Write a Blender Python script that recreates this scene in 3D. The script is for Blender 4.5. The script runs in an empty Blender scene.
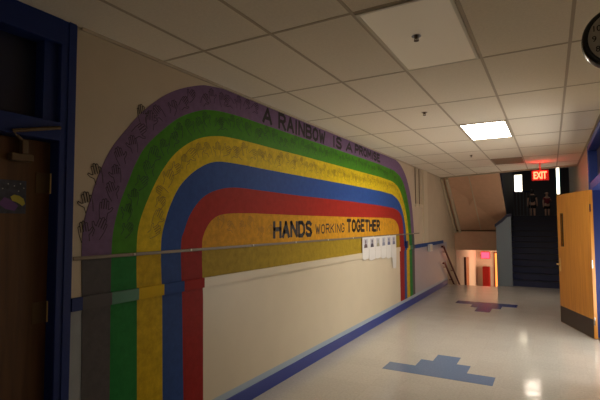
import bpy, bmesh, math, random
from mathutils import Vector, Matrix
random.seed(7)
C = bpy.context.scene.collection
scene = bpy.context.scene

# ------------------------------------------------------------------ camera
def make_camera():
    yaw, pitch, roll = math.radians(29.375), math.radians(3.161), math.radians(-0.253)
    cy, sy, cp, sp = math.cos(yaw), math.sin(yaw), math.cos(pitch), math.sin(pitch)
    f = Vector((-sy*cp, cy*cp, sp)); r = Vector((cy, sy, 0)); u = r.cross(f)
    cr, sr = math.cos(roll), math.sin(roll)
    r2 = cr*r + sr*u; u2 = -sr*r + cr*u
    cam = bpy.data.cameras.new('camera'); cam.sensor_width = 36; cam.lens = 444.18/600*36
    cam.clip_start = 0.05; cam.clip_end = 100
    o = bpy.data.objects.new('camera', cam); C.objects.link(o)
    m = Matrix((r2, u2, -f)).transposed().to_4x4(); m.translation = Vector((0, 0, 1.781))
    o.matrix_world = m
    scene.camera = o
make_camera()

# ------------------------------------------------------------------ world, exposure
w = bpy.data.worlds.new('world'); scene.world = w; w.use_nodes = True
w.node_tree.nodes['Background'].inputs[0].default_value = (1.0, 0.86, 0.66, 1)
w.node_tree.nodes['Background'].inputs[1].default_value = 0.0
vs = scene.view_settings
vs.view_transform = 'Standard'; vs.look = 'None'; vs.gamma = 1; vs.use_curve_mapping = False
vs.exposure = 0.95
PANEL_STRENGTH = 16.0        # the one lit ceiling panel
PANEL_COLOR = (1.0, 0.90, 0.74)

ADDED_WINDOW_GLOW = 1.7

def area(name, loc, rot, sx, sy, power, color, spread=180):
    l = bpy.data.lights.new(name, 'AREA'); l.shape = 'RECTANGLE'; l.size = sx; l.size_y = sy
    l.energy = power; l.color = color; l.spread = math.radians(spread)
    o = bpy.data.objects.new(name, l); C.objects.link(o); o.location = loc; o.rotation_euler = rot
    return o
# hidden light added to brighten the lower landing under the soffit
area('lower_landing_fill', (-0.64, 18.5, -0.1), (0, math.radians(90), 0), 1.4, 1.6, 24, (1.0, 0.66, 0.42))
# added light without a fixture, lifts the upper hall a little
area('upper_hall_fill', (-0.85, 21.5, 5.3), (0, 0, 0), 0.5, 0.9, 11, (1.0, 0.85, 0.7))
# unseen light added beyond the right doorway, fills ceiling and left wall
area('side_room_fill', (1.40, 7.2, 1.0), (0, math.radians(112), 0), 1.7, 2.3, 38, (1.0, 0.92, 0.80))
# weak fill added behind the camera, no real source there
area('corridor_end_fill', (-1.2, -2.6, 2.0), (math.radians(90), 0, math.radians(0)), 2.6, 1.8, 1.5, (1.0, 0.88, 0.72))

# ------------------------------------------------------------------ materials
def mat(name, color, rough=0.6, spec=0.5, noise=0, nscale=8, metal=0, bump=0, bscale=60, emit=None, estr=0, coat=0, stretch=None):
    m = bpy.data.materials.new(name); m.use_nodes = True
    nt = m.node_tree; b = nt.nodes['Principled BSDF']
    b.inputs['Base Color'].default_value = (*color, 1)
    b.inputs['Roughness'].default_value = rough; b.inputs['Specular IOR Level'].default_value = spec
    b.inputs['Metallic'].default_value = metal; b.inputs['Coat Weight'].default_value = coat
    tc = nt.nodes.new('ShaderNodeTexCoord'); src = tc.outputs['Object']
    if stretch:
        mp = nt.nodes.new('ShaderNodeMapping'); mp.inputs['Scale'].default_value = stretch
        nt.links.new(src, mp.inputs['Vector']); src = mp.outputs[0]
    if noise:
        n = nt.nodes.new('ShaderNodeTexNoise'); n.inputs['Scale'].default_value = nscale; n.inputs['Detail'].default_value = 6
        nt.links.new(src, n.inputs['Vector'])
        r = nt.nodes.new('ShaderNodeMapRange'); r.inputs[1].default_value = 0.3; r.inputs[2].default_value = 0.7
        r.inputs[3].default_value = 1-noise; r.inputs[4].default_value = 1+noise*0.6
        nt.links.new(n.outputs[0], r.inputs[0])
        mx = nt.nodes.new('ShaderNodeVectorMath'); mx.operation = 'SCALE'; mx.inputs[0].default_value = color
        nt.links.new(r.outputs[0], mx.inputs['Scale']); nt.links.new(mx.outputs[0], b.inputs['Base Color'])
    if bump:
        n2 = nt.nodes.new('ShaderNodeTexNoise'); n2.inputs['Scale'].default_value = bscale
        nt.links.new(src, n2.inputs['Vector'])
        bp = nt.nodes.new('ShaderNodeBump'); bp.inputs['Strength'].default_value = bump; bp.inputs['Distance'].default_value = 0.004
        nt.links.new(n2.outputs[0], bp.inputs['Height']); nt.links.new(bp.outputs[0], b.inputs['Normal'])
    if emit:
        b.inputs['Emission Color'].default_value = (*emit, 1); b.inputs['Emission Strength'].default_value = estr
    return m

def floor_mat():
    m = bpy.data.materials.new('vinyl_tile'); m.use_nodes = True; nt = m.node_tree; b = nt.nodes['Principled BSDF']
    tc = nt.nodes.new('ShaderNodeTexCoord')
    mp = nt.nodes.new('ShaderNodeMapping'); mp.inputs['Location'].default_value = (0.27, 0.12, 0)
    nt.links.new(tc.outputs['Object'], mp.inputs['Vector'])
    br = nt.nodes.new('ShaderNodeTexBrick'); br.offset = 0; br.inputs['Scale'].default_value = 1
    br.inputs['Brick Width'].default_value = 0.305; br.inputs['Row Height'].default_value = 0.305
    br.inputs['Mortar Size'].default_value = 0.0018; br.inputs['Mortar Smooth'].default_value = 0.3
    br.inputs['Color1'].default_value = (0.61, 0.59, 0.55, 1); br.inputs['Color2'].default_value = (0.58, 0.56, 0.52, 1)
    br.inputs['Mortar'].default_value = (0.56, 0.53, 0.47, 1)
    nt.links.new(mp.outputs[0], br.inputs['Vector'])
    n = nt.nodes.new('ShaderNodeTexNoise'); n.inputs['Scale'].default_value = 38; n.inputs['Detail'].default_value = 6; n.inputs['Roughness'].default_value = 0.7
    nt.links.new(tc.outputs['Object'], n.inputs['Vector'])
    r = nt.nodes.new('ShaderNodeMapRange'); r.inputs[1].default_value = .3; r.inputs[2].default_value = .7; r.inputs[3].default_value = .84; r.inputs[4].default_value = 1.08
    nt.links.new(n.outputs[0], r.inputs[0])
    v = nt.nodes.new('ShaderNodeVectorMath'); v.operation = 'SCALE'
    nt.links.new(br.outputs[0], v.inputs[0]); nt.links.new(r.outputs[0], v.inputs['Scale']); nt.links.new(v.outputs[0], b.inputs['Base Color'])
    b.inputs['Roughness'].default_value = 0.10; b.inputs['Specular IOR Level'].default_value = 0.5
    n2 = nt.nodes.new('ShaderNodeTexNoise'); n2.inputs['Scale'].default_value = 3.5
    nt.links.new(tc.outputs['Object'], n2.inputs['Vector'])
    bp = nt.nodes.new('ShaderNodeBump'); bp.inputs['Strength'].default_value = 0.12; bp.inputs['Distance'].default_value = 0.02
    nt.links.new(n2.outputs[0], bp.inputs['Height']); nt.links.new(bp.outputs[0], b.inputs['Normal'])
    return m

def wood_mat(name, c1, c2, rough=0.35, scale=(14, 14, 0.9)):
    m = bpy.data.materials.new(name); m.use_nodes = True; nt = m.node_tree; b = nt.nodes['Principled BSDF']
    tc = nt.nodes.new('ShaderNodeTexCoord'); mp = nt.nodes.new('ShaderNodeMapping'); mp.inputs['Scale'].default_value = scale
    nt.links.new(tc.outputs['Object'], mp.inputs['Vector'])
    n = nt.nodes.new('ShaderNodeTexNoise'); n.inputs['Scale'].default_value = 1.6; n.inputs['Detail'].default_value = 8; n.inputs['Distortion'].default_value = 0.7
    nt.links.new(mp.outputs[0], n.inputs['Vector'])
    cr = nt.nodes.new('ShaderNodeValToRGB'); cr.color_ramp.elements[0].position = .32; cr.color_ramp.elements[1].position = .68
    cr.color_ramp.elements[0].color = (*c1, 1); cr.color_ramp.elements[1].color = (*c2, 1)
    nt.links.new(n.outputs[0], cr.inputs[0]); nt.links.new(cr.outputs[0], b.inputs['Base Color'])
    b.inputs['Roughness'].default_value = rough
    return m

def two_tone(name, upper, lower, z, rough=0.5, noise=0.2, nscale=9):
    """wall paint with another colour below height z (world axes = object axes)"""
    m = mat(name, upper, rough, spec=.1)
    nt = m.node_tree; b = nt.nodes['Principled BSDF']
    tc = [n for n in nt.nodes if n.type == 'TEX_COORD'][0]
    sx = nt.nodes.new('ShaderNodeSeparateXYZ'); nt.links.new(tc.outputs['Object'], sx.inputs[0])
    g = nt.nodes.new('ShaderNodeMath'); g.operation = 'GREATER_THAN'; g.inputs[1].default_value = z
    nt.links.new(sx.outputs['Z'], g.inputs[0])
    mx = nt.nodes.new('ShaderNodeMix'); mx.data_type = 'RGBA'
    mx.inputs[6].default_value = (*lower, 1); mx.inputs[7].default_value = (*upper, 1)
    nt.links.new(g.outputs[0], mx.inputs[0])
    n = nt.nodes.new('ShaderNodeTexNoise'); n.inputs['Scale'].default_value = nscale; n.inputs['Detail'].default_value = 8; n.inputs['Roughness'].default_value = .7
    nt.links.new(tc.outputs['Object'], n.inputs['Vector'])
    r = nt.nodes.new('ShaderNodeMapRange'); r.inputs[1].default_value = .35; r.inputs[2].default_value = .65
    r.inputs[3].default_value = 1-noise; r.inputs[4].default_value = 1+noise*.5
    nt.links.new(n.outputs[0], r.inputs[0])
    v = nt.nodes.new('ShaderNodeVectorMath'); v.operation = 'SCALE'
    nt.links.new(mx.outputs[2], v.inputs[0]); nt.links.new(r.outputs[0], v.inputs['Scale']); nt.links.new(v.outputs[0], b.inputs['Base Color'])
    return m

M = {}
M['wall'] = mat('beige_wall_paint', (0.60, 0.51, 0.385), 0.55, noise=.05, nscale=3, bump=.15, bscale=90)
M['wall_cream'] = mat('cream_gloss_paint', (0.66, 0.58, 0.44), 0.38, noise=.03, nscale=3)
M['wall_greyblue'] = mat('grey_blue_paint', (0.30, 0.33, 0.36), 0.4, noise=.05)
M['wall_lavender'] = mat('lavender_grey_paint', (0.36, 0.36, 0.44), 0.3, noise=.04)
M['light_blue'] = mat('light_blue_paint', (0.36, 0.46, 0.58), 0.4)
M['blue'] = mat('blue_gloss_paint', (0.020, 0.043, 0.27), 0.38)
M['frame_blue'] = mat('dark_blue_frame_paint', (0.010, 0.028, 0.16), 0.5, spec=.3)
M['door_blue'] = mat('door_frame_blue_paint', (0.014, 0.035, 0.20), 0.45)
M['navy'] = mat('navy_paint', (0.012, 0.016, 0.05), 0.5)
M['navy_riser'] = mat('blue_riser_paint', (0.012, 0.020, 0.08), 0.5)
M['stairgrey'] = mat('blue_grey_paint', (0.19, 0.24, 0.29), 0.45)
M['soffit'] = mat('brown_beige_paint', (0.74, 0.47, 0.31), 0.6, noise=.05)
M['tile'] = mat('acoustic_tile', (0.88, 0.81, 0.69), 0.9, noise=.05, nscale=60, bump=.3, bscale=160)
M['tile_dark'] = mat('stained_tile', (0.36, 0.26, 0.19), 0.9, noise=.1, nscale=40)
M['bar'] = mat('ceiling_bar', (0.52, 0.44, 0.34), 0.6)
M['floor'] = floor_mat()
M['inlay_light'] = mat('light_blue_tile', (0.17, 0.25, 0.42), 0.16, noise=.10, nscale=40)
M['inlay_dark'] = mat('dark_blue_tile', (0.022, 0.035, 0.22), 0.2, spec=.2, noise=.10, nscale=40)
M['lens_off'] = mat('unlit_lens_added_glow', (0.85, 0.76, 0.60), 0.45, emit=(1.0, 0.84, 0.62), estr=0.035)  # unlit panel, faint glow added so it looks paler than the tiles
M['panel'] = mat('lit_lens', (0.9, 0.9, 0.85), 0.5, emit=PANEL_COLOR, estr=PANEL_STRENGTH)
M['white_metal'] = mat('white_metal', (0.65, 0.6, 0.5), 0.4)
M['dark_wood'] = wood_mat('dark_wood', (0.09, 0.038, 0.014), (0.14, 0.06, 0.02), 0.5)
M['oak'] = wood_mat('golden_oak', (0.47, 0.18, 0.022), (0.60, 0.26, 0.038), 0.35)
M['kick'] = mat('bronze_plate', (0.055, 0.035, 0.022), 0.35, metal=.4)
M['brass'] = mat('brass', (0.75, 0.52, 0.20), 0.35, metal=.5)
M['bronze'] = mat('bronze_closer', (0.14, 0.09, 0.045), 0.5, metal=.3)
M['black'] = mat('black_plastic', (0.012, 0.010, 0.010), 0.25)
M['ink'] = mat('black_paint', (0.012, 0.008, 0.010), 0.6)
M['glass_dark'] = mat('dark_glass', (0.02, 0.018, 0.02), 0.08)
M['clock_face'] = mat('clock_face', (0.55, 0.52, 0.46), 0.5)
M['chrome'] = mat('chrome', (0.7, 0.68, 0.65), 0.15, metal=1)
M['alu'] = mat('aluminium_strip', (0.20, 0.16, 0.12), 0.45, metal=.2)
M['paper'] = mat('white_paper', (0.72, 0.71, 0.70), 0.6)
M['white_plastic'] = mat('white_plastic', (0.72, 0.70, 0.66), 0.4)
M['redrail'] = mat('red_brown_rail', (0.15, 0.02, 0.014), 0.35)
M['red'] = mat('red_paint', (0.55, 0.03, 0.02), 0.4)
M['orange_wood'] = wood_mat('orange_door', (0.45, 0.12, 0.03), (0.55, 0.17, 0.05))
M['lowerwall'] = mat('white_landing_paint', (0.72, 0.62, 0.52), 0.5)
M['red_glow'] = mat('red_sign_face', (0.5, 0.02, 0.02), 0.5, emit=(1.0, 0.03, 0.06), estr=2.5)
M['exit_box'] = mat('red_sign_body', (0.30, 0.02, 0.02), 0.5, emit=(1.0, 0.02, 0.012), estr=0.2)
M['exit_letters'] = mat('lit_sign_letters', (0.5, 0.05, 0.02), 0.5, emit=(1.0, 0.07, 0.03), estr=5)
M['window_bright'] = mat('bright_window_pane', (0.8, 0.8, 0.75), 0.3, emit=(1.0, 0.88, 0.66), estr=2.5)
M['window_orange'] = mat('sunset_window_pane', (0.8, 0.5, 0.2), 0.3, emit=(1.0, 0.20, 0.03), estr=.9)
M['skin'] = mat('skin', (0.55, 0.33, 0.24), 0.5)
M['teal'] = mat('teal_paint', (0.05, 0.28, 0.30), 0.5)
M['hall'] = mat('shaded_hall_paint', (0.09, 0.085, 0.10), 0.6)  # unlit darkness of stairwell and upper hall put into the colour

# ------------------------------------------------------------------ helpers
def obj(name, bm, m, parent=None, smooth=False):
    me = bpy.data.meshes.new(name); bm.normal_update(); bm.to_mesh(me); bm.free()
    for x in (m if isinstance(m, (list, tuple)) else [m]): me.materials.append(x)
    if smooth:
        for p in me.polygons: p.use_smooth = True
    o = bpy.data.objects.new(name, me); C.objects.link(o)
    if parent: o.parent = parent; o.matrix_parent_inverse = Matrix.Translation(-Vector(parent.location)) if parent.rotation_euler.z == 0 else Matrix.Identity(4)
    return o
def tag(o, label, cat, group=None):
    o['label'] = label; o['category'] = cat
    if group: o['group'] = group
    return o
def struct(name, bm, m, parent=None):
    o = obj(name, bm, m, parent)
    if not parent: o['kind'] = 'structure'
    return o
def empty(name, loc=(0, 0, 0), rotz=0):
    o = bpy.data.objects.new(name, None); C.objects.link(o); o.location = loc; o.rotation_euler = (0, 0, rotz); o.empty_display_size = .1
    return o
def thing(name, label, cat, loc=(0, 0, 0), rotz=0, group=None):
    return tag(empty(name, loc, rotz), label, cat, group)
def box(x0, x1, y0, y1, z0, z1, bm=None, bev=0, mi=0):
    bm = bm or bmesh.new()
    r = bmesh.ops.create_cube(bm, size=1)
    bmesh.ops.scale(bm, vec=(x1-x0, y1-y0, z1-z0), verts=r['verts'])
    bmesh.ops.translate(bm, vec=((x0+x1)/2, (y0+y1)/2, (z0+z1)/2), verts=r['verts'])
    fs = set(f for v in r['verts'] for f in v.link_faces)
    for f in fs: f.material_index = mi
    if bev:
        es = list(set(e for v in r['verts'] for e in v.link_edges))
        bmesh.ops.bevel(bm, geom=es, offset=bev, segments=2, affect='EDGES', profile=0.5)
    return bm
def prism(pts, axis, a, b, bm=None, mi=0):
    """extrude a closed 2D outline along axis (0,1,2) from a to b"""
    bm = bm or bmesh.new()
    def mk(p, t):
        if axis == 0: return (t, p[0], p[1])
        if axis == 1: return (p[0], t, p[1])
        return (p[0], p[1], t)
    v0 = [bm.verts.new(mk(p, a)) for p in pts]; v1 = [bm.verts.new(mk(p, b)) for p in pts]
    n = len(pts); fs = [bm.faces.new(v0), bm.faces.new(v1[::-1])]
    for i in range(n): fs.append(bm.faces.new((v0[i], v1[i], v1[(i+1) % n], v0[(i+1) % n])))
    for f in fs: f.material_index = mi
    bmesh.ops.recalc_face_normals(bm, faces=fs)
    return bm
def tube(pts, r, bm=None, seg=10):
    bm = bm or bmesh.new(); rings = []
    pts = [Vector(p) for p in pts]
    for i, p in enumerate(pts):
        d = (pts[min(i+1, len(pts)-1)] - pts[max(i-1, 0)]).normalized()
        a = d.orthogonal().normalized() if i == 0 else (prev - d*prev.dot(d)).normalized()
        prev = a; b = d.cross(a)
        rings.append([bm.verts.new(p + (a*math.cos(t)+b*math.sin(t))*r) for t in [2*math.pi*k/seg for k in range(seg)]])
    for i in range(len(rings)-1):
        for k in range(seg):
            bm.faces.new((rings[i][k], rings[i+1][k], rings[i+1][(k+1) % seg], rings[i][(k+1) % seg]))
    bm.faces.new(rings[0][::-1]); bm.faces.new(rings[-1])
    bmesh.ops.recalc_face_normals(bm, faces=bm.faces)
    return bm
def cyl(center, r, h, axis=2, seg=32, r2=None, bm=None):
    bm = bm or bmesh.new()
    rr = bmesh.ops.create_cone(bm, cap_ends=True, segments=seg, radius1=r, radius2=r if r2 is None else r2, depth=h)
    rot = {2: Matrix.Identity(3), 0: Matrix.Rotation(math.pi/2, 3, 'Y'), 1: Matrix.Rotation(math.pi/2, 3, 'X')}[axis]
    bmesh.ops.rotate(bm, cent=(0, 0, 0), matrix=rot, verts=rr['verts'])
    bmesh.ops.translate(bm, vec=center, verts=rr['verts'])
    return bm

XL, XR, HC = -2.72, 0.585, 3.114
XS = -1.38                     # right side of the flight going down
YB = -3.0
def ceil_end(x): return 13.05 + (x-XL)*(11.75-13.05)/(XR-XL)

# ================================================================== FLOOR
bm = bmesh.new()
prism([(XL, YB), (XR, YB), (XR, 14.3), (XS, 14.3), (XS, 13.75), (XL, 13.75)], 2, -0.2, 0, bm)
struct('floor', bm, M['floor'])
def inlay(name, rows, m):
    bm = bmesh.new()
    for x0, x1, y0, y1 in rows: box(x0, x1, y0, y1, -0.001, 0.0015, bm)
    o = struct(name, bm, m); return o
inlay('trim_1', [(-1.87, -0.61, 5.37, 5.68), (-1.54, -0.925, 5.68, 5.98), (-1.39, -1.095, 5.98, 6.29)], M['inlay_light'])
inlay('trim_2', [(-1.93, -0.68, 10.55, 10.90), (-1.56, -0.96, 10.20, 10.55), (-1.41, -1.12, 9.74, 10.20)], M['inlay_dark'])

# ================================================================== CEILING
bm = prism([(XL, YB), (XR, YB), (XR, ceil_end(XR)), (XL, ceil_end(XL))], 2, HC, HC+.3)
struct('ceiling', bm, M['tile'])
bm = bmesh.new(); hb = .011
GX = [-2.274+.61*k for k in range(5)]; GY = [2.552+1.22*k for k in range(-4, 9)]
for x in GX: box(x-hb, x+hb, YB, ceil_end(x)-.01, HC-.004, HC+.004, bm)
for y in GY: box(XL+.01, XR-.01, y-hb, y+hb, HC-.003, HC+.003, bm)
box(XL, XL+.022, 1.83, ceil_end(XL), HC-.02, HC, bm); box(XR-.022, XR, YB, ceil_end(XR), HC-.02, HC, bm)
struct('trim_3', bm, M['bar'])
# slanted edge trim where the ceiling stops at the stairwell
bm = prism([(XL, ceil_end(XL)), (XR, ceil_end(XR)), (XR, ceil_end(XR)+.06), (XL, ceil_end(XL)+.06)], 2, HC-.03, HC+.3)
struct('trim_4', bm, M['bar'])

# ceiling light panels
def troffer(label, y0, lens, frame):
    x0, x1, y1 = GX[2]+.013, GX[3]-.013, y0+1.22-.013; y0 += .013
    t = thing('ceiling_light', label, 'ceiling light', ((x0+x1)/2, (y0+y1)/2, HC))
    bm = bmesh.new(); s = .022
    box(x0, x1, y0, y0+s, HC-.012, HC+.001, bm); box(x0, x1, y1-s, y1, HC-.012, HC+.001, bm)
    box(x0, x0+s, y0+s, y1-s, HC-.012, HC+.001, bm); box(x1-s, x1, y0+s, y1-s, HC-.012, HC+.001, bm)
    obj('frame', bm, frame, t)
    obj('lens', box(x0+s, x1-s, y0+s, y1-s, HC-.010, HC+.001), lens, t)
    return t
troffer('pale unlit rectangular ceiling light panel nearest the camera', GY[4], M['lens_off'], M['white_metal'])
troffer('bright lit rectangular ceiling light panel in the middle of the corridor', GY[7], M['panel'], M['white_metal'])
# return air grille
t = thing('ceiling_vent', 'brown return air grille set in the ceiling near the stairwell', 'vent', ((GX[2]+GX[3])/2, GY[10]+.6, HC))
bm = bmesh.new(); x0, x1, y0, y1 = GX[2]+.015, GX[3]-.015, GY[10]+.015, GY[10]+.95
for a in [(x0, x1, y0, y0+.03), (x0, x1, y1-.03, y1), (x0, x0+.03, y0, y1), (x1-.03, x1, y0, y1)]: box(*a, HC-.012, HC+.001, bm)
obj('frame', bm, M['tile_dark'], t)
bm = bmesh.new()
for k in range(14): box(x0+.03, x1-.03, y0+.05+k*.064, y0+.085+k*.064, HC-.008, HC+.001, bm)
obj('slats', bm, M['tile_dark'], t)
# sprinkler heads
def sprinkler(x, y, label, group='ceiling sprinkler heads'):  # small pendent heads
    z = HC - (.010 if abs(y-3.05) < .1 else 0)
    t = thing('sprinkler_head', label, 'sprinkler', (x, y, z), 0, group)
    obj('escutcheon', cyl((x, y, z-.004), .034, .008, r2=.028), M['chrome'], t)
    bm = cyl((x, y, z-.016), .009, .02); box(x-.015, x-.011, y-.003, y+.003, z-.036, z-.008, bm); box(x+.011, x+.015, y-.003, y+.003, z-.036, z-.008, bm)
    box(x-.015, x+.015, y-.003, y+.003, z-.038, z-.034, bm)
    obj('spray_frame', bm, M['bronze'], t)
    obj('deflector', cyl((x, y, z-.040), .018, .003), M['bronze'], t)
sprinkler(-.78, 3.06, 'small sprinkler head under the pale unlit ceiling panel')
sprinkler(-1.27, 5.29, 'sprinkler head in the ceiling tile just left of and before the lit panel')
sprinkler(-1.30, 9.09, 'far sprinkler head in the ceiling beyond the lit panel')

# ================================================================== LEFT WALL
T0 = 1.80
paints = ['wall', 'wall_cream', 'wall_greyblue', 'wall_lavender', 'light_blue']
pm = [M[p] for p in paints]
def wquad(bm, y0, y1, z0, z1, mi, x=XL):
    v = [bm.verts.new(p) for p in ((x, y0, z0), (x, y1, z0), (x, y1, z1), (x, y0, z1))]
    f = bm.faces.new(v); f.material_index = mi
bm = bmesh.new()
YE = 13.75
ycuts = [(T0, 1.9, 2), (1.9, 3.06, 1), (3.06, 10.12, 1), (10.12, YE, 3)]
for y0, y1, mi in ycuts:
    wquad(bm, y0, y1, 0, .135, 4); wquad(bm, y0, y1, .135, .20, 4); wquad(bm, y0, y1, .20, 1.25, mi); wquad(bm, y0, y1, 1.25, HC+.3, 0)
box(XL-.2, XL-.002, T0, YE, -.2, HC+.3, bm, mi=0)
struct('wall_left', bm, pm)
# wall before the door and round the open stair
struct('wall_left_near', box(XL-.2, XL, YB, .55, -.2, HC+.3), M['wall'])
bm = box(XL-.2, XL, YE, 19.6, -2.6, 5.4)
struct('wall_left_far', bm, M['wall'])
# pilaster past the mural
struct('trim_5', box(XL-.01, XL+.035, 10.95, 11.35, 1.315, HC), M['wall_cream'])
# baseboard: dark blue
bm = box(XL-.01, XL+.014, T0, 13.7, 0, .135, bev=.003)
struct('baseboard_left', bm, M['blue'])

# chair rail, painted in the colours it passes
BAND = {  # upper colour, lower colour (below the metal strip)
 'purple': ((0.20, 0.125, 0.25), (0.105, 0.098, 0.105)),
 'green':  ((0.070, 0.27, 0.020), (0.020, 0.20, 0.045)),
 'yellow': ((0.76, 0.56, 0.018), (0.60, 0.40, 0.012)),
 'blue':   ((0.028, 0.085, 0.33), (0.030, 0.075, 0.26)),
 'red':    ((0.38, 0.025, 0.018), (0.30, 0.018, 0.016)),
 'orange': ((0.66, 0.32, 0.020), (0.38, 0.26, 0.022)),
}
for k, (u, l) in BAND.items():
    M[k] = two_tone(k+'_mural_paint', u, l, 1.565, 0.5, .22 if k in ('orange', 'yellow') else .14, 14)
    M[k+'_rail'] = mat(k+'_rail_paint', tuple(min(1, c*1.05+.004) for c in l), .6, spec=.1)
M['rail_teal'] = mat('teal_green_rail_paint', (0.02, 0.17, 0.09), .4)
bm = bmesh.new()
rm = [M['frame_blue'], M['purple_rail'], M['rail_teal'], M['yellow_rail'], M['blue_rail'], M['red_rail'], M['wall_cream'], M['blue']]
segs = [(T0, 1.875, 0), (1.875, 2.10, 1), (2.10, 2.335, 2), (2.335, 2.585, 3), (2.585, 2.81, 4), (2.81, 3.06, 5), (3.06, 9.0, 6), (9.0, 9.31, 5),
        (9.31, 9.5, 4), (9.5, 9.72, 3), (9.72, 9.94, 2), (9.94, 10.14, 1), (10.14, 13.2, 7)]
for y0, y1, mi in segs: box(XL-.005, XL+.02, y0, y1, 1.225, 1.31, bm, mi=mi)
struct('trim_6', bm, rm)

# ------------------------------------------------------------------ the mural
B = [
[(1.9, 0.2), (1.88, 1.29), (1.87, 1.58), (1.88, 1.79), (1.92, 1.94), (1.97, 2.09), (2.02, 2.21), (2.09, 2.34), (2.2, 2.48), (2.35, 2.65), (2.55, 2.82), (2.75, 2.94), (3.0, 3.04), (3.14, 3.07), (3.39, 3.10), (3.63, 3.11), (3.95, 3.112), (4.84, 3.112), (6.07, 3.112), (6.88, 3.112), (7.87, 3.112), (8.66, 3.11), (9.06, 3.05), (9.42, 2.90), (9.71, 2.66), (9.93, 2.32), (10.07, 1.87), (10.14, 1.42), (10.14, 0.2)],
[(2.11, 0.2), (2.1, 1.26), (2.1, 1.56), (2.11, 1.73), (2.16, 1.93), (2.24, 2.12), (2.3, 2.25), (2.39, 2.39), (2.56, 2.55), (2.76, 2.7), (3.0, 2.81), (3.17, 2.85), (3.36, 2.87), (3.63, 2.88), (3.95, 2.88), (4.26, 2.88), (4.84, 2.88), (5.55, 2.885), (6.45, 2.885), (7.86, 2.885), (8.71, 2.86), (9.12, 2.77), (9.4, 2.6), (9.61, 2.36), (9.79, 2.05), (9.93, 1.42), (9.93, 0.2)],
[(2.35, 0.2), (2.33, 1.22), (2.32, 1.58), (2.34, 1.79), (2.44, 2.02), (2.57, 2.23), (2.74, 2.41), (2.98, 2.55), (3.25, 2.62), (3.52, 2.64), (3.95, 2.645), (4.26, 2.645), (4.84, 2.65), (5.55, 2.65), (6.44, 2.65), (7.85, 2.65), (8.57, 2.63), (8.89, 2.56), (9.12, 2.45), (9.37, 2.21), (9.58, 1.87), (9.71, 1.43), (9.71, 0.2)],
[(2.60, 0.2), (2.58, 1.18), (2.56, 1.61), (2.6, 1.81), (2.68, 1.99), (2.79, 2.14), (2.98, 2.28), (3.21, 2.37), (3.52, 2.39), (3.95, 2.39), (4.26, 2.39), (4.84, 2.39), (6.43, 2.395), (7.84, 2.39), (8.55, 2.37), (8.95, 2.27), (9.22, 2.08), (9.42, 1.76), (9.49, 1.44), (9.49, 0.2)],
[(2.83, 0.2), (2.8, 1.15), (2.78, 1.6), (2.82, 1.74), (2.9, 1.89), (3.05, 2.03), (3.25, 2.11), (3.52, 2.15), (3.95, 2.15), (4.83, 2.14), (6.43, 2.14), (7.83, 2.125), (8.6, 2.1), (8.93, 2.05), (9.17, 1.93), (9.28, 1.68), (9.31, 1.44), (9.31, 0.2)],
[(3.07, 0.2), (3.06, 1.11), (3.04, 1.56), (3.07, 1.71), (3.18, 1.83), (3.36, 1.885), (3.77, 1.90), (3.95, 1.90), (4.83, 1.895), (6.42, 1.895), (8.1, 1.90), (8.59, 1.88), (8.85, 1.80), (8.96, 1.68), (9.0, 1.45), (9.02, 0.2)]]
def smooth_line(p, n=12):
    out = []
    def cr(a, b, c, d, t): return 0.5*((2*b)+(-a+c)*t+(2*a-5*b+4*c-d)*t*t+(-a+3*b-3*c+d)*t**3)
    for i in range(len(p)-1):
        p0, p1, p2, p3 = p[max(i-1, 0)], p[i], p[i+1], p[min(i+2, len(p)-1)]
        big = math.dist(p1, p2) > .6
        for k in range(n):
            t = k/n
            if big or math.dist(p0, p1) > .6 and False: out.append((p1[0]+(p2[0]-p1[0])*t, p1[1]+(p2[1]-p1[1])*t))
            else:
                q0 = p0 if math.dist(p0, p1) < .6 else (p1[0]-(p2[0]-p1[0]), p1[1]-(p2[1]-p1[1]))
                q3 = p3 if math.dist(p2, p3) < .6 else (p2[0]+(p2[0]-p1[0]), p2[1]+(p2[1]-p1[1]))
                out.append((cr(q0[0], p1[0], p2[0], q3[0], t), cr(q0[1], p1[1], p2[1], q3[1], t)))
    out.append(p[-1]); return [(a, min(b, HC-.003)) for a, b in out]
SB = [smooth_line(b) for b in B]
mural = thing('rainbow_mural', 'large painted rainbow arch mural with handprints on the left wall', 'mural', (XL, 6, .2))
XM = XL+.003
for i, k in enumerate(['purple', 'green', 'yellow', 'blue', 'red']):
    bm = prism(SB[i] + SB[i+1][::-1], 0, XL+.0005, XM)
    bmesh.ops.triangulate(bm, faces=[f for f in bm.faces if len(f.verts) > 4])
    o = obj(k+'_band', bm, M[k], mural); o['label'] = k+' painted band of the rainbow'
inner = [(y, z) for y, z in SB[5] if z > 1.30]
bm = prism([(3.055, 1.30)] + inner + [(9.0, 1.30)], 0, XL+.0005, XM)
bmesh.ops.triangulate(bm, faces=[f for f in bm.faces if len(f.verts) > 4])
o = obj('orange_band', bm, M['orange'], mural); o['label'] = 'orange painted centre of the rainbow'

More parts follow.
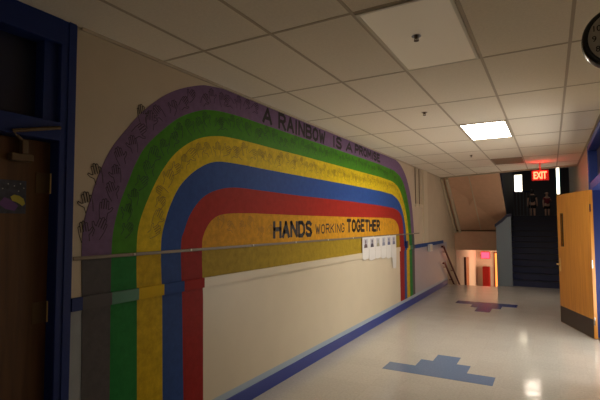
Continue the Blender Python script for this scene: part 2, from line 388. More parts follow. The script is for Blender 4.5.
# painted words
def text_bm(s, bold=0):
    cu = bpy.data.curves.new('t', 'FONT'); cu.body = s; cu.size = 1; cu.offset = bold; cu.resolution_u = 6
    o = bpy.data.objects.new('t', cu); C.objects.link(o)
    dg = bpy.context.evaluated_depsgraph_get(); dg.update()
    me = bpy.data.meshes.new_from_object(o.evaluated_get(dg))
    bm = bmesh.new(); bm.from_mesh(me)
    bpy.data.objects.remove(o); bpy.data.curves.remove(cu); bpy.data.meshes.remove(me)
    xs = [v.co.x for v in bm.verts]; ys = [v.co.y for v in bm.verts]
    return bm, (min(xs), max(xs), min(ys), max(ys))
def text_quad(name, s, P, m, parent, bold=0, thick=Vector((.001, 0, 0))):
    """P: 3D corners bottom-left, bottom-right, top-right, top-left"""
    bm, (a, b, c, d) = text_bm(s, bold); P = [Vector(p) for p in P]
    if bold:
        geo = bm.faces[:]
        for dx, dy in ((.028, 0), (-.028, 0), (.014, .012), (-.014, -.012)):
            q_ = bmesh.ops.duplicate(bm, geom=geo)
            bmesh.ops.translate(bm, vec=(dx*bold/.022, dy*bold/.022, 0), verts=[g for g in q_['geom'] if isinstance(g, bmesh.types.BMVert)])
    for v in bm.verts:
        u, t = (v.co.x-a)/(b-a), (v.co.y-c)/(d-c)
        v.co = P[0]*(1-u)*(1-t)+P[1]*u*(1-t)+P[2]*u*t+P[3]*(1-u)*t
    r = bmesh.ops.extrude_face_region(bm, geom=bm.faces[:])
    bmesh.ops.translate(bm, vec=thick, verts=[g for g in r['geom'] if isinstance(g, bmesh.types.BMVert)])
    bmesh.ops.recalc_face_normals(bm, faces=bm.faces)
    return obj(name, bm, m, parent)
WORDS = [('A', [(4.01, 2.90), (4.17, 2.90), (4.17, 3.09), (4.03, 3.09)], .02), ('RAINBOW', [(4.34, 2.89), (5.53, 2.90), (5.54, 3.085), (4.34, 3.09)], .022),
 ('IS', [(5.82, 2.90), (6.10, 2.90), (6.11, 3.08), (5.82, 3.08)], .012), ('A', [(6.29, 2.91), (6.52, 2.91), (6.52, 3.08), (6.31, 3.07)], .012),
 ('PROMISE', [(6.65, 2.92), (7.86, 2.92), (7.82, 3.07), (6.66, 3.085)], .022),
 ('HANDS', [(4.23, 1.62), (5.12, 1.62), (5.12, 1.83), (4.23, 1.83)], .03), ('WORKING', [(5.25, 1.65), (6.18, 1.66), (6.19, 1.80), (5.25, 1.79)], 0.0),
 ('TOGETHER', [(6.30, 1.65), (7.78, 1.65), (7.79, 1.865), (6.30, 1.865)], .03)]
XT = XM+.0006
STROKES = {
 'A': [[(0, 0), (.5, 1), (1, 0)], [(.2, .33), (.8, .33)]], 'R': [[(0, 0), (0, 1), (.7, 1), (.95, .85), (.95, .65), (.7, .5), (0, .5)], [(.5, .5), (1, 0)]],
 'I': [[(.5, 0), (.5, 1)]], 'N': [[(0, 0), (0, 1), (1, 0), (1, 1)]], 'B': [[(0, 0), (0, 1), (.7, 1), (.9, .87), (.9, .67), (.7, .54), (0, .54)], [(.7, .54), (1, .38), (1, .15), (.75, 0), (0, 0)]],
 'O': [[(.5, 0), (.12, .15), (0, .5), (.12, .85), (.5, 1), (.88, .85), (1, .5), (.88, .15), (.5, 0)]], 'W': [[(0, 1), (.25, 0), (.5, .75), (.75, 0), (1, 1)]],
 'S': [[(.95, .85), (.7, 1), (.25, 1), (.03, .82), (.1, .6), (.85, .42), (1, .2), (.8, 0), (.25, 0), (0, .15)]], 'P': [[(0, 0), (0, 1), (.7, 1), (1, .85), (1, .6), (.7, .45), (0, .45)]],
 'M': [[(0, 0), (.05, 1), (.5, .3), (.95, 1), (1, 0)]], 'E': [[(1, 0), (0, 0), (0, 1), (1, 1)], [(0, .52), (.8, .52)]], 'H': [[(0, 0), (0, 1)], [(1, 0), (1, 1)], [(0, .5), (1, .5)]],
 'D': [[(0, 0), (0, 1), (.6, 1), (1, .75), (1, .25), (.6, 0), (0, 0)]], 'K': [[(0, 0), (0, 1)], [(1, 1), (0, .42)], [(.3, .58), (1, 0)]],
 'G': [[(.95, .8), (.65, 1), (.3, 1), (0, .7), (0, .3), (.3, 0), (.7, 0), (1, .2), (1, .45), (.6, .45)]], 'T': [[(0, 1), (1, 1)], [(.5, 1), (.5, 0)]]}
def brush_word(s, q, wd_):
    bm = bmesh.new(); q = [Vector((XT, y, z)) for y, z in q]
    ws = [.25 if c == 'I' else (1.15 if c in 'WM' else 1) for c in s]; gap = .42; tot = sum(ws)+gap*(len(s)-1)
    u0 = 0; H_ = (q[3]-q[0]).length
    def P(u, t): return q[0]*(1-u)*(1-t)+q[1]*u*(1-t)+q[2]*u*t+q[3]*(1-u)*t
    for c, cw in zip(s, ws):
        for st in STROKES[c]:
            tb = random.uniform(-.02, .02)
            pts = [P((u0+(a if c != 'I' else .5)*cw)/tot, wd_/2/H_+(1-wd_/H_)*b+tb) for a, b in st]
            for a, b in zip(pts, pts[1:]):
                d = (b-a).normalized(); n = Vector((0, -d.z, d.y))*wd_/2; e = d*wd_*.3
                vs_ = [bm.verts.new(p) for p in (a-e+n, b+e+n, b+e*1.3, b+e-n, a-e-n, a-e*1.3)]
                bm.faces.new(vs_[::-1])
        u0 += cw+gap
    return obj('painted_word', bm, M['ink'], mural)
for s, q, bo in WORDS: brush_word(s, q, {0.0: .021, .03: .050}.get(bo, .040))

# line-drawn handprints over the bands
def hand_path():
    P = [(-.30, -.50), (-.34, -.1), (-.62, .10), (-.74, .30), (-.66, .38), (-.48, .22), (-.34, .18)]
    for cx, top, w_ in ((-.27, .78, .085), (-.08, .92, .09), (.12, .86, .085), (.29, .62, .075)):
        P += [(cx-w_, .2), (cx-w_, top-.06), (cx, top), (cx+w_, top-.06), (cx+w_, .2)]
    P += [(.36, 0), (.26, -.5)]
    return P
HP = hand_path()
def add_hand(bm, cy, cz, size, ang, wdt=.006, x=XT):
    ca, sa = math.cos(ang), math.sin(ang); fl = random.choice((-1, 1))
    pts = [(cy+size*(fl*a*ca-b*sa), cz+size*(fl*a*sa+b*ca)) for a, b in HP]
    for (a, b) in zip(pts, pts[1:]):
        d = Vector((b[0]-a[0], b[1]-a[1]));
        if d.length < 1e-5: continue
        n = Vector((-d.y, d.x)).normalized()*wdt/2; e = d.normalized()*wdt*.3
        q = [(a[0]-e.x+n.x, a[1]-e.y+n.y), (b[0]+e.x+n.x, b[1]+e.y+n.y), (b[0]+e.x-n.x, b[1]+e.y-n.y), (a[0]-e.x-n.x, a[1]-e.y-n.y)]
        if max(z for _, z in q) > HC-.005: continue
        bm.faces.new([bm.verts.new((x, yy, zz)) for yy, zz in q][::-1])
def band_pt(i, t, s):
    a, b = SB[i], SB[i+1] if i < 5 else SB[i]
    L = lambda P, t: P[min(int(t*(len(P)-1)), len(P)-1)]
    p, q = L(a, t), L(b, t); return (p[0]+(q[0]-p[0])*s, p[1]+(q[1]-p[1])*s)
def resample(P, n):
    d = [0]
    for a, b in zip(P, P[1:]): d.append(d[-1]+math.dist(a, b))
    out = []; j = 0
    for k in range(n):
        s = d[-1]*k/(n-1)
        while j < len(d)-2 and d[j+1] < s: j += 1
        t = (s-d[j])/max(d[j+1]-d[j], 1e-9); out.append((P[j][0]+(P[j+1][0]-P[j][0])*t, P[j][1]+(P[j+1][1]-P[j][1])*t))
    return out
prints = {'purple': (0.035, 0.016, 0.04), 'green': (0.015, 0.07, 0.01), 'yellow': (0.36, 0.24, 0.012), 'orange': (0.33, 0.15, 0.01)}
for i, k in enumerate(['purple', 'green', 'yellow']):
    A_, B_ = resample([p for p in SB[i] if p[1] > 1.6], 70), resample([p for p in SB[i+1] if p[1] > 1.6], 70)
    bm = bmesh.new()
    for n in range(0, 70):
        if i == 0 and 20 < n: continue
        s = random.uniform(.35, .65); p, q = A_[n], B_[n]
        cy, cz = p[0]+(q[0]-p[0])*s, p[1]+(q[1]-p[1])*s
        if cz < 1.70 or abs(cz-3.0) < .1 and cy > 3.9: continue
        add_hand(bm, cy, cz, random.uniform(.085, .11), random.uniform(-1.2, 1.2), .006)
    M['print_'+k] = mat(k+'_print_line', prints[k], .6)
    o = obj('handprint_drawings', bm, M['print_'+k], mural); o['kind'] = 'stuff'; o['label'] = 'dark outline handprints drawn over the '+k+' band'
bm = bmesh.new()
for n in range(34):
    cy = 3.3+n*.165
    if 4.1 < cy < 7.9: cz = 1.72
    else: cz = random.uniform(1.68, 1.80)
    if 4.15 < cy < 7.85: continue
    add_hand(bm, cy, cz, .09, random.uniform(-1, 1), .005)
M['print_orange'] = mat('orange_print_line', prints['orange'], .6)
o = obj('handprint_drawings', bm, M['print_orange'], mural); o['kind'] = 'stuff'; o['label'] = 'outline handprints drawn over the orange centre'
M['print_edge'] = mat('edge_print_line', (0.03, 0.018, 0.02), .6)
for cy, cz, a in ((1.885, 1.72, .2), (1.91, 1.92, .25), (1.98, 2.12, .3), (2.35, 2.62, .2)): bm = bmesh.new(); add_hand(bm, cy, cz, .10, a, .006); o = obj('edge_handprint', bm, M['print_edge'], mural); o['label'] = 'outlined hand reaching past the purple edge'

# thin metal strip across the mural
t = thing('display_rail', 'thin metal display strip running across the rainbow mural', 'rail', (XL, 6, 1.565))
obj('strip', box(XL+.0055, XL+.014, T0+.005, 10.55, 1.553, 1.577, bev=.002), M['alu'], t)
cl = None
for y in [2.29, 2.89, 3.81, 4.7, 5.6, 6.5, 7.4, 8.3, 9.2, 10.0]:
    obj('clip', box(XL+.012, XL+.020, y-.008, y+.008, 1.557, 1.575, bev=.002), M['white_metal'], t)

# paper sheets with portraits
desc = ['leftmost of the six portrait sheets taped under the word TOGETHER', 'second sheet from the left in the row of six portraits', 'third sheet from the left in the portrait row, palest photo',
        'fourth sheet from the left in the portrait row', 'fifth sheet from the left in the portrait row', 'rightmost portrait sheet of the six, with a long strip hanging below']
tones = [(0.10, 0.06, 0.06), (0.05, 0.04, 0.07), (0.34, 0.34, 0.24), (0.25, 0.27, 0.36), (0.10, 0.12, 0.26), (0.16, 0.16, 0.28)]
ys = [6.87+k*.305 for k in range(7)]
for k in range(6):
    y0, y1 = ys[k]+.004, ys[k+1]-.004; ym = (y0+y1)/2
    zb = [1.20, 1.17, 1.18, 1.16, 1.14, 0.92][k]
    t = thing('portrait_sheet', desc[k], 'paper', (XL+.022, ym, zb), 0, 'portrait sheets taped to the wall')
    bm = bmesh.new()
    if k < 5: prism([(y0, zb+.015), (y0+.1, zb-.012), (y1, zb+.006), (y1, 1.562), (y0, 1.562)], 0, XL+.0205, XL+.0225, bm)
    else: prism([(y0, 1.15), (y0+.05, 1.13), (y0+.08, zb), (y1-.03, zb-.01), (y1, 1.13), (y1, 1.562), (y0, 1.562)], 0, XL+.0205, XL+.0225, bm)
    bmesh.ops.triangulate(bm, faces=[f for f in bm.faces if len(f.verts) > 4])
    obj('sheet', bm, M['paper'], t)
    pmn = mat('portrait_ink', tones[k], .5); bgm = mat('portrait_background', (0.50, 0.50, 0.56), .5)
    obj('photo', box(XL+.0226, XL+.0232, ym-.09, ym+.09, 1.385, 1.535), bgm, t)
    bm = prism([(ym+.028*math.cos(a), 1.487+.034*math.sin(a)) for a in [i*math.pi/6 for i in range(12)]], 0, XL+.0233, XL+.0238)
    prism([(ym-.075, 1.388), (ym+.075, 1.388), (ym+.06, 1.435), (ym+.02, 1.455), (ym-.02, 1.455), (ym-.06, 1.435)], 0, XL+.0233, XL+.0238, bm)
    obj('portrait', bm, pmn, t)

# thermostat box, blue outlet box, conduits
t = thing('wall_box', 'small white box on the blue chair rail past the mural', 'wall box', (XL+.02, 11.43, 1.12))
obj('cover', box(XL+.02, XL+.085, 11.30, 11.56, 1.09, 1.27, bev=.008), M['white_plastic'], t)
obj('front_panel', box(XL+.085, XL+.091, 11.34, 11.52, 1.12, 1.24, bev=.002), M['wall_cream'], t)
t = thing('outlet_box', 'small dark blue box on the rail at the right leg of the mural', 'outlet', (XL+.02, 9.40, 1.3))
obj('cover', box(XL+.02, XL+.055, 9.33, 9.47, 1.27, 1.42, bev=.005), M['frame_blue'], t)
obj('face_plate', box(XL+.055, XL+.060, 9.35, 9.45, 1.29, 1.40, bev=.002), M['navy'], t)
for y, lab in ((10.27, 'vertical wall conduit nearest the mural, painted beige'), (10.62, 'second vertical wall conduit from the mural, beside the pilaster')):
    t = thing('wall_conduit', lab, 'conduit', (XL, y, 2.24), 0, 'two conduits on the left wall')
    obj('pipe', tube([(XL+.012, y, 2.24), (XL+.012, y, HC-.01)], .009), M['bronze'], t)
    obj('pipe', tube([(XL+.012, y+.17, 2.24), (XL+.012, y+.17, HC-.01)], .011), M['wall_cream'], t)
    obj('end_cap', box(XL+.001, XL+.03, y-.03, y+.25, 2.18, 2.25, bev=.005), M['wall_cream'], t)

# ================================================================== NEAR LEFT DOOR
d = empty('door_1', (XL, 1.2, 0)); d['kind'] = 'structure'
DF = XL-.08
bm = bmesh.new()
box(XL-.14, XL+.012, 1.69, T0, 0, HC-.001, bm, bev=.006)          # right jamb
box(XL-.14, XL+.03, .55, .68, 0, HC-.001, bm, bev=.006)          # left jamb
box(XL-.14, XL+.015, .68, 1.70, 2.32, 2.44, bm, bev=.004)       # header
box(XL-.14, XL+.015, .68, 1.70, 2.95, HC-.001, bm, bev=.004)
box(XL-.14, XL-.02, 1.60, 1.69, 2.44, 2.95, bm); box(XL-.14, XL-.0, .68, .725, 2.44, 2.95, bm)
box(XL+.012, XL+.018, 1.74, T0-.012, 0, HC-.001, bm)
obj('frame', bm, M['frame_blue'], d)
obj('transom_panel', box(XL-.16, XL-.11, .68, 1.70, 2.44, 2.95), M['navy'], d)
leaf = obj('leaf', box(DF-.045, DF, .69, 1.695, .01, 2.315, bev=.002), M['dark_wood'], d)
for z in (2.05, 1.24, .3):
    o = obj('hinge', box(DF, DF+.006, 1.60, 1.692, z-.065, z+.065, bev=.001), M['bronze'], d)
    bm = tube([(DF+.012, 1.694, z-.065), (DF+.012, 1.694, z+.065)], .008); obj('hinge_pin', bm, M['brass'], o)
obj('closer', box(DF+.001, DF+.05, 1.43, 1.56, 2.17, 2.215, bev=.006), M['bronze'], d)
obj('closer_arm_mount', box(DF+.012, DF+.05, 1.49, 1.525, 2.215, 2.30, bev=.004), M['bronze'], d)
obj('closer_arm', tube([(DF+.03, 1.50, 2.295), (XL+.03, 1.40, 2.33), (XL+.035, 1.68, 2.40)], .012), M['bronze'], d)
obj('handle', tube([(DF, .80, 1.0), (DF+.06, .80, 1.0), (DF+.06, .92, 1.0)], .011), M['brass'], d)
# poster on the door
M['poster'] = mat('dark_poster', (0.055, 0.06, 0.09), .6, noise=.5, nscale=25)
M['poster_yellow'] = mat('poster_yellow', (0.48, 0.42, 0.05), .6); M['poster_purple'] = mat('poster_purple', (0.13, 0.05, 0.22), .6); M['poster_star'] = mat('poster_star', (0.5, 0.5, 0.5), .6)
t = thing('door_poster', 'dark blue poster with a yellow shape on the near wooden door', 'poster', (DF, 1.46, 1.87))
obj('sheet', box(DF+.0005, DF+.002, 1.36, 1.545, 1.855, 2.055), M['poster'], t)
bl = [(1.455, 1.955), (1.475, 1.968), (1.505, 1.962), (1.53, 1.945), (1.54, 1.915), (1.525, 1.90), (1.505, 1.915), (1.485, 1.925), (1.465, 1.93)]
bm = prism(bl, 0, DF+.002, DF+.003); bmesh.ops.triangulate(bm, faces=[f for f in bm.faces if len(f.verts) > 4]); obj('yellow_shape', bm, M['poster_yellow'], t)
bl = [(1.42, 1.95), (1.45, 1.94), (1.48, 1.92), (1.50, 1.90), (1.48, 1.87), (1.43, 1.88), (1.39, 1.91)]
bm = prism(bl, 0, DF+.002, DF+.003); bmesh.ops.triangulate(bm, faces=[f for f in bm.faces if len(f.verts) > 4]); obj('purple_shape', bm, M['poster_purple'], t)
for y, z in ((1.475, 2.02), (1.51, 2.035), (1.44, 2.03), (1.50, 1.99), (1.53, 2.01), (1.41, 2.00)): obj('star', box(DF+.002, DF+.003, y-.003, y+.003, z-.003, z+.003), M['poster_star'], t)

# ================================================================== RIGHT WALL, DOOR
JY = 8.50                      # far edge of the blue frame
struct('wall_right', box(XR, XR+.2, JY, 17.2, -.2, 5.4), M['wall'])
struct('wall_right_near', box(XR, XR+.2, YB, 5.9, -.2, HC+.3), M['wall'])
struct('wall_back', box(XL-.2, XR+.2, YB-.2, YB, -.2, HC+.3), M['wall'])
d2 = empty('door_2', (XR, JY, 0)); d2['kind'] = 'structure'
bm = bmesh.new()
box(XR-.035, XR+.14, JY-.10, JY, 0, 3.02, bm, bev=.006)
box(XR-.035, XR+.14, 5.9, 6.0, 0, 3.02, bm, bev=.006)
box(XR-.02, XR+.14, 6.0, JY-.10, 2.30, 2.42, bm, bev=.006)
box(XR-.035, XR+.14, 6.0, JY-.10, 2.94, 3.02, bm, bev=.006)
obj('frame', bm, M['door_blue'], d2)
obj('transom_panel', box(XR+.09, XR+.13, 6.0, JY-.10, 2.42, 2.94), M['navy'], d2)
struct('wall_right_lintel', box(XR, XR+.2, 5.9, JY, 3.02, HC+.3), M['wall'])
struct('wall_right_recess', box(XR+.9, XR+1.0, 5.5, 9.0, 0, 3.1), M['frame_blue'])
# the open leaf: hinge at the far jamb, swung out into the corridor
H = Vector((XR-.047, 8.22, 0)); Lp = Vector((0.11, 9.40, 0))
ang = math.atan2(Lp.y-H.y, Lp.x-H.x); wd = (Lp-H).length
lf = empty('door_3', H, ang); lf['kind'] = 'structure'
def lobj(name, bm, m, parent=lf): 
    o = obj(name, bm, m); o.parent = parent; return o
# local: x along leaf from hinge, y = -thickness .. 0; camera side is local +y or -y
cs = 1 if (Matrix.Rotation(ang, 3, 'Z') @ Vector((0, 1, 0))).y < 0 else -1
HT = 2.30
bm = bmesh.new(); sx0, sx1, sz0, sz1 = wd-.24, wd-.15, 1.38, 1.95
ya, yb = (-.045, 0)
box(0, sx0, ya, yb, .012, HT, bm); box(sx1, wd, ya, yb, .012, HT, bm); box(sx0, sx1, ya, yb, .012, sz0, bm); box(sx0, sx1, ya, yb, sz1, HT, bm)
leaf = lobj('leaf', bm, M['oak'])
lobj('vision_glass', box(sx0, sx1, -.026, -.019, sz0, sz1), M['glass_dark'])
bm = bmesh.new(); g = .012
for (a, b, c_, e) in ((sx0-g, sx1+g, sz0-g, sz0), (sx0-g, sx1+g, sz1, sz1+g), (sx0-g, sx0, sz0, sz1), (sx1, sx1+g, sz0, sz1)): box(a, b, ya-.004, yb+.004, c_, e, bm)
lobj('vision_frame', bm, M['kick'])
lobj('kick_plate', box(.02, wd-.012, ya-.003, yb+.003, .015, .30), M['kick'])
for s in (1, -1):
    yy = yb if s > 0 else ya
    pl = lobj('handle_plate', box(wd-.095, wd-.045, min(yy, yy+s*.008), max(yy, yy+s*.008), .92, 1.16, bev=.002), M['brass'])
    o = obj('lever', tube([(wd-.07, yy+s*.006, 1.05), (wd-.07, yy+s*.06, 1.05), (wd-.19, yy+s*.06, 1.045)], .011), M['brass']); o.parent = pl
for z in (.28, 1.15, 2.02): lobj('hinge', tube([(-.008, 0, z-.06), (-.008, 0, z+.06)], .010), M['chrome'])

# ================================================================== CLOCK
cc = Vector((0.292, 2.40, 2.611)); R0 = .142
t = thing('wall_clock', 'round black rimmed clock hanging under the ceiling at upper right', 'clock', cc)
bm = cyl(cc, R0, .07, axis=1, seg=64)
bmesh.ops.bevel(bm, geom=[e for e in bm.edges if len(e.link_faces) == 2 and any(len(f.verts) > 10 for f in e.link_faces)], offset=.018, segments=4, affect='EDGES', profile=.5)
obj('rim', bm, M['black'], t, True)
obj('face', cyl(cc+Vector((0, -.0355, 0)), .118, .003, axis=1, seg=64), M['clock_face'], t)
for k in range(1, 13):
    bm = bmesh.new()
    a = math.pi/2 - k*math.pi/6; p = cc+Vector((.094*math.cos(a), -.0375, .094*math.sin(a)))
    tb, (x0, x1, y0, y1) = text_bm(str(k), .01); s = .027/(y1-y0)
    mp = {}
    for v in tb.verts: mp[v] = bm.verts.new((p.x+(v.co.x-(x0+x1)/2)*s, p.y, p.z+(v.co.y-(y0+y1)/2)*s))
    for f in tb.faces: bm.faces.new([mp[v] for v in f.verts])
    tb.free(); obj('numeral', bm, M['ink'], t)
def hand_bm(a, L, w_):
    bm = bmesh.new(); dx, dz = math.cos(a), math.sin(a)
    pts = [(-.02, -w_), (L, -w_*.4), (L, w_*.4), (-.02, w_)]
    prism([(cc.x+u*dx-v*dz, cc.z+u*dz+v*dx) for u, v in pts], 1, cc.y-.041, cc.y-.039, bm); return bm
obj('hour_hand', hand_bm(math.radians(60), .06, .005), M['ink'], t)
obj('minute_hand', hand_bm(math.radians(-30), .09, .0035), M['ink'], t)
obj('cable_stem', tube([cc+Vector((0, 0, R0-.01)), (cc.x, cc.y, HC)], .012), M['black'], t)
obj('ceiling_plate', cyl((cc.x, cc.y, HC-.006), .05, .012), M['black'], t)

# ================================================================== EXIT SIGN
ex, ey, ez = -.165, 11.0, 2.83
t = thing('exit_sign', 'red glowing EXIT sign hanging from the ceiling before the stairs', 'exit sign', (ex, ey, ez-.11))
obj('housing', box(ex-.165, ex+.165, ey-.03, ey+.03, ez-.11, ez+.11, bev=.006), M['exit_box'], t)
obj('stem', tube([(ex, ey, ez+.11), (ex, ey, HC)], .012), M['redrail'], t)
text_quad('letters', 'EXIT', [(ex-.125, ey-.034, ez-.075), (ex+.125, ey-.034, ez-.075), (ex+.125, ey-.034, ez+.08), (ex-.125, ey-.034, ez+.08)], M['exit_letters'], t, .02, Vector((0, .003, 0)))
l = bpy.data.lights.new('exit_sign_lamp', 'POINT'); l.energy = 1.2; l.color = (1, .03, .02); l.shadow_soft_size = .02
lo = bpy.data.objects.new('exit_sign_lamp', l); C.objects.link(lo); lo.parent = t; lo.location = (0, -.08, .11+.17)

# ================================================================== STAIRS UP
bm = bmesh.new(); NS = 12; rh = 2.05/NS; td = .29; SX0, SX1 = -1.13, XR
for k in range(NS):
    y = 14.15+k*td*.97
    box(SX0, SX1, y, 14.15+NS*td if k == NS-1 else 17.5, k*rh, (k+1)*rh-.03, bm, mi=0)
    box(SX0, SX1, y-.02, y+td+.01, (k+1)*rh-.03, (k+1)*rh, bm, mi=1)
struct('stairs_up', bm, [M['navy_riser'], M['navy']])
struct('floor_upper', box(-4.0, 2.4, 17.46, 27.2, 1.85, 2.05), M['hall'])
struct('trim_7', box(SX0, XR, 17.42, 17.462, 2.0, 2.056), M['wall_lavender'])
# divider wall above the soffit line and the grey blue knee wall below
struct('wall_divider', prism([(13.2, HC), (15.2, 1.6), (17.5, 1.3), (17.5, 5.4), (13.2, 5.4)], 0, -1.20, -1.13), M['navy'])
bm = prism([(XS, -2.6), (-.985, -2.6), (-.985, 2.0), (-1.08, 1.97), (-1.2, 1.85), (XS, 1.70)], 1, 14.0, 14.14)
prism([(XS, -2.6), (-1.13, -2.6), (-1.13, 1.9), (-1.2, 1.85), (XS, 1.70)], 1, 14.14, 17.5, bm)
struct('wall_stair_end', bm, M['stairgrey'])
bm = prism([(XS-.03, 1.68), (-1.2, 1.83), (-1.08, 1.96), (-.96, 1.99), (-.96, 2.06), (-1.10, 2.04), (-1.22, 1.92), (XS-.03, 1.76)], 1, 13.97, 14.17)
struct('trim_8', bm, M['navy'])
# upper hall shell
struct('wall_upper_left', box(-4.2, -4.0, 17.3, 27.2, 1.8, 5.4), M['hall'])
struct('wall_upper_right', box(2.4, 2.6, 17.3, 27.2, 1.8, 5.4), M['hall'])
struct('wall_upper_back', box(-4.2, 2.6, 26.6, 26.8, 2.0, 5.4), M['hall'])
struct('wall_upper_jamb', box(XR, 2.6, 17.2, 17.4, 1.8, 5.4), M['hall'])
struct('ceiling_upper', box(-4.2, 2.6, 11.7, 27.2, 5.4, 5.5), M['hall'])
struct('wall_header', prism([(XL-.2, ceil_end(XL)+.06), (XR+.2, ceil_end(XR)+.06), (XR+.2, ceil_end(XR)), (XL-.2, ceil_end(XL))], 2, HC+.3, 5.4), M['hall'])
# windows of the upper hall
def lit_window(name, x0, x1, y, z0, z1, pane, frame, s=.04):
    wn = empty(name, ((x0+x1)/2, y, z0)); wn['kind'] = 'structure'
    bm = bmesh.new()
    for a in ((x0-s, x1+s, z0-s, z0), (x0-s, x1+s, z1, z1+s), (x0-s, x0, z0, z1), (x1, x1+s, z0, z1)): box(a[0], a[1], y-.04, y, a[2], a[3], bm)
    obj('window_frame', bm, frame, wn); obj('pane', box(x0, x1, y-.02, y-.005, z0, z1), pane, wn)
lit_window('window_1', -1.63, -1.27, 26.6, 3.50, 4.40, M['window_bright'], M['navy'])
lit_window('window_2', .34, .47, 26.6, 3.30, 4.70, M['window_bright'], M['teal'], .06)
# window added as an unseen light source behind the open door leaf
wn = empty('window_added', (XR, 12.2, 1.0)); wn['kind'] = 'structure'
bm = bmesh.new()
for a in ((11.5, 12.9, .85, .9), (11.5, 12.9, 2.2, 2.25), (11.5, 11.55, .9, 2.2), (12.85, 12.9, .9, 2.2), (12.18, 12.22, .9, 2.2)): box(XR-.03, XR-.001, a[0], a[1], a[2], a[3], bm)
obj('window_frame', bm, M['blue'], wn)
M['added_pane'] = mat('added_window_pane', (0.8, 0.8, 0.75), 0.3, emit=(1.0, 0.84, 0.66), estr=ADDED_WINDOW_GLOW)
obj('pane', box(XR-.012, XR-.006, 11.55, 12.18, .9, 2.2), M['added_pane'], wn); obj('pane', box(XR-.012, XR-.006, 12.22, 12.85, .9, 2.2), M['added_pane'], wn)
# railing on the landing
t = thing('landing_railing', 'dark blue metal railing on the left of the upper landing', 'railing', (-1.0, 18.2, 2.05))
bm = box(-1.2, -.62, 18.18, 18.22, 2.92, 2.96); obj('top_rail', bm, M['frame_blue'], t)
for k in range(6): obj('baluster', box(-1.18+k*.11, -1.16+k*.11, 18.19, 18.21, 2.05, 2.92), M['stairgrey'], t)

# two children standing in the upper hall
def skin_obj(name, verts, edges, radii, m, parent, sub=2):
    me = bpy.data.meshes.new(name); me.from_pydata(verts, edges, []); me.materials.append(m)
    o = bpy.data.objects.new(name, me); C.objects.link(o); o.parent = parent
    o.modifiers.new('skin', 'SKIN'); o.modifiers['skin'].use_smooth_shade = True
    if not me.skin_vertices: me.attributes
    for i, r in enumerate(radii): me.skin_vertices[0].data[i].radius = (r, r) if not isinstance(r, tuple) else r
    me.skin_vertices[0].data[0].use_root = True
    s = o.modifiers.new('sub', 'SUBSURF'); s.levels = sub; s.render_levels = sub
    return o
def child(label, x, y, rot, h, shirt, bottom, hairlen, arm_bent):
    s = h/1.25
    t = thing('person', label, 'person', (x, y, 2.05), rot, None)
    V = [(0, 0, .62), (0, 0, .76), (0, 0, .90), (0, -.005, .99), (0, -.01, 1.05), (0, -.02, 1.13), (0, -.01, 1.20)]
    E = [(0, 1), (1, 2), (2, 3), (3, 4), (4, 5), (5, 6)]; Rr = [(.10, .075), (.095, .07), (.115, .07), (.05, .045), (.045, .045), (.075, .09), (.06, .07)]
    for sx in (-1, 1):
        b = len(V); V += [(sx*.065, 0, .55), (sx*.07, -.01, .33), (sx*.07, .01, .07), (sx*.075, -.09, .03)]; E += [(0, b), (b, b+1), (b+1, b+2), (b+2, b+3)]; Rr += [.065, .045, .032, .03]
        b = len(V)
        if arm_bent and sx == 1: V += [(sx*.13, 0, .92), (sx*.18, -.02, .76), (sx*.10, -.16, .82), (sx*.06, -.20, .85)]
        else: V += [(sx*.13, 0, .92), (sx*.165, .01, .74), (sx*.175, -.03, .56), (sx*.175, -.04, .49)]
        E += [(2, b), (b, b+1), (b+1, b+2), (b+2, b+3)]; Rr += [.042, .032, .024, .024]
    sc = lambda P: [(a*s, b_*s, c*s) for a, b_, c in P]
    rs = [tuple(q*s for q in r) if isinstance(r, tuple) else r*s for r in Rr]
    skin_obj('body', sc(V), E, rs, M['skin'], t)
    V2 = [(0, 0, .60), (0, 0, .76), (0, 0, .89), (0, -.003, .96), (.13, 0, .91), (-.13, 0, .91), (.16, -.005, .82), (-.155, .005, .82)]
    skin_obj('shirt', sc(V2), [(0, 1), (1, 2), (2, 3), (2, 4), (2, 5), (4, 6), (5, 7)], [tuple(q*s for q in r) for r in ((.125, .095), (.115, .09), (.13, .085), (.06, .055), (.055, .055), (.055, .055), (.045, .045), (.045, .045))], shirt, t)
    V3 = [(0, 0, .62), (.07, 0, .52), (-.07, 0, .52), (.08, 0, .38), (-.08, 0, .38)]
    skin_obj('shorts', sc(V3), [(0, 1), (0, 2), (1, 3), (2, 4)], [r*s for r in (.11, .085, .085, .07, .07)], bottom, t)
    V4 = [(0, .02, 1.19), (0, .06, 1.12), (0, .07, 1.12-hairlen)]
    skin_obj('hair', sc(V4), [(0, 1), (1, 2)], [tuple(q*s for q in r) for r in ((.088, .085), (.085, .05), (.06, .03))], M['ink'], t)
    for sx in (-1, 1):
        bm = box(sx*.075*s-.035*s, sx*.075*s+.035*s, -.14*s, .05*s, 0, .055*s, bev=.012*s); o = obj('shoe', bm, M['black']); o.parent = t
M['shirt_black'] = mat('black_cloth', (0.012, 0.010, 0.012), .8); M['shirt_maroon'] = mat('maroon_cloth', (0.20, 0.02, 0.035), .8); M['white_cloth'] = mat('white_cloth', (.5, .48, .48), .8)
child('person in a black shirt and black shorts standing at the top of the stairs', -.74, 24.4, math.pi, 1.45, M['shirt_black'], M['shirt_black'], .10, False)
child('person in a maroon top beside the person in black at the top of the stairs', -.12, 24.6, math.radians(25), 1.30, M['shirt_maroon'], M['shirt_black'], .08, True)

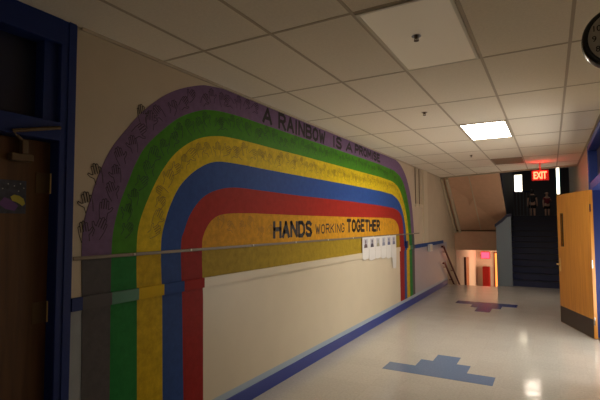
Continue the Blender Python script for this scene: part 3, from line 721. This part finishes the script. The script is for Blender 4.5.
# ================================================================== SOFFIT AND LOWER FLIGHT
def sof(y): return HC-.0 + (y-12.35)*(1.58-HC)/(15.0-12.35)
bm = bmesh.new()
xa, xb = XL, -1.13; 
v = [bm.verts.new(p) for p in ((xa, ceil_end(xa)+.03, HC), (xb, ceil_end(xb)+.03, HC), (xb, 15.0, 1.58), (xa, 15.0, 1.58))]
w2 = [bm.verts.new(q.co+Vector((0, .05, .15))) for q in v]
bm.faces.new(v); bm.faces.new(w2[::-1])
for i in range(4): bm.faces.new((v[i], w2[i], w2[(i+1) % 4], v[(i+1) % 4]))
bmesh.ops.recalc_face_normals(bm, faces=bm.faces)
struct('ceiling_soffit', bm, M['soffit'])
def on_soffit(x, t_):   # t_ 0 at the ceiling, 1 at the fascia
    y0 = ceil_end(x)+.03; return Vector((x, y0+(15.0-y0)*t_, HC+(1.58-HC)*t_))
bm = bmesh.new()
for x0, x1, dz in ((XL+.01, XL+.08, .10), (XL+.15, XL+.22, .10), (-1.92, -1.90, .012)):
    a = [on_soffit(x0, 0), on_soffit(x1, 0), on_soffit(x1, 1), on_soffit(x0, 1)]
    n = Vector((0, -.5, -.86))*dz
    lo_ = [bm.verts.new(p+n) for p in a]; hi = [bm.verts.new(p) for p in a]
    bm.faces.new(lo_); bm.faces.new(hi[::-1])
    for i in range(4): bm.faces.new((lo_[i], hi[i], hi[(i+1) % 4], lo_[(i+1) % 4]))
bmesh.ops.recalc_face_normals(bm, faces=bm.faces)
struct('trim_9', bm, M['wall_cream'])
struct('wall_fascia', box(XL, XS, 15.0, 15.12, .95, 1.64), M['soffit'])
struct('trim_10', tube([(XL+.02, 14.97, 1.56), (XS, 14.97, 1.56)], .018), M['bronze'])
struct('ceiling_lower', box(XL, XS, 15.12, 19.6, 1.02, 1.1, box(XS, -.5, 17.5, 19.6, 1.02, 1.1)), M['lowerwall'])
bm = bmesh.new()
for k in range(12): box(XL, XS, 13.75+k*.29, 13.75+(k+1)*.29+.02, -(k+1)*.171-.2, -(k+1)*.171, bm)
struct('stairs_down', bm, M['stairgrey'])
struct('floor_lower', box(XL-.1, -.5, 17.0, 19.8, -2.5, -2.06), M['floor'])
struct('wall_lower_back', box(XL, -.5, 19.6, 19.8, -2.5, 1.1), M['lowerwall'])
struct('wall_lower_left', box(XL-.001, XL+.012, 15.12, 19.6, -2.06, 1.02), M['lowerwall'])
struct('wall_lower_right', box(-.6, -.5, 17.5, 19.6, -2.1, 1.1), M['lowerwall'])
# wooden door on the left wall of the lower landing
dd = empty('door_4', (XL+.012, 16.9, -2.06)); dd['kind'] = 'structure'
obj('leaf', box(XL+.0125, XL+.06, 16.7, 17.35, -1.6, .56), M['orange_wood'], dd)
obj('frame', box(XL+.012, XL+.075, 16.64, 16.7, -1.6, .60), M['redrail'], dd)
# red cabinet door on the far lower wall
t = thing('red_cabinet', 'tall red cabinet on the far wall below the stairs', 'cabinet', (-2.25, 19.3, -2.06))
obj('body', box(-2.44, -2.18, 19.25, 19.55, -2.06, .05, bev=.01), M['red'], t)
obj('door', box(-2.43, -2.19, 19.225, 19.25, -1.98, .02, bev=.004), M['red'], t)
obj('handle', box(-2.23, -2.21, 19.205, 19.225, -.9, -.75), M['chrome'], t)
# red lit sign
t = thing('red_sign', 'small red glowing sign on the lower landing wall', 'sign', (-2.3, 19.5, .35))
obj('face', box(-2.50, -2.20, 19.50, 19.52, .38, .62), M['red_glow'], t)
obj('housing', box(-2.52, -2.18, 19.52, 19.60, .36, .64, bev=.008), M['exit_box'], t)
lit_window('window_3', -2.00, -1.86, 19.6, -.8, .60, M['window_orange'], M['redrail'], .03)
# handrails going down along the left wall
def handrail(label, p, q, drop):
    t = thing('handrail', label, 'handrail', (XL, p[1], p[2]), 0, 'red handrails of the flight going down')
    P, Q = Vector(p), Vector(q)
    obj('rail', tube([P+Vector((0, -.18, 0)), P, Q, Q+Vector((0, .2, 0))], .028), M['redrail'], t)
    for k in range(3):
        a = P.lerp(Q, .08+.42*k); obj('bracket', tube([a, a+Vector((0, 0, -.05)), (XL+.005, a.y, a.z-.05)], .012), M['redrail'], t)
    return t
handrail('upper dark red handrail on the left wall going down the stairs', (XL+.07, 12.95, 1.15), (XL+.07, 15.6, -.36), 0)
handrail('lower dark red handrail below the other one on the left wall', (XL+.07, 13.05, .68), (XL+.07, 14.9, -.38), 0)
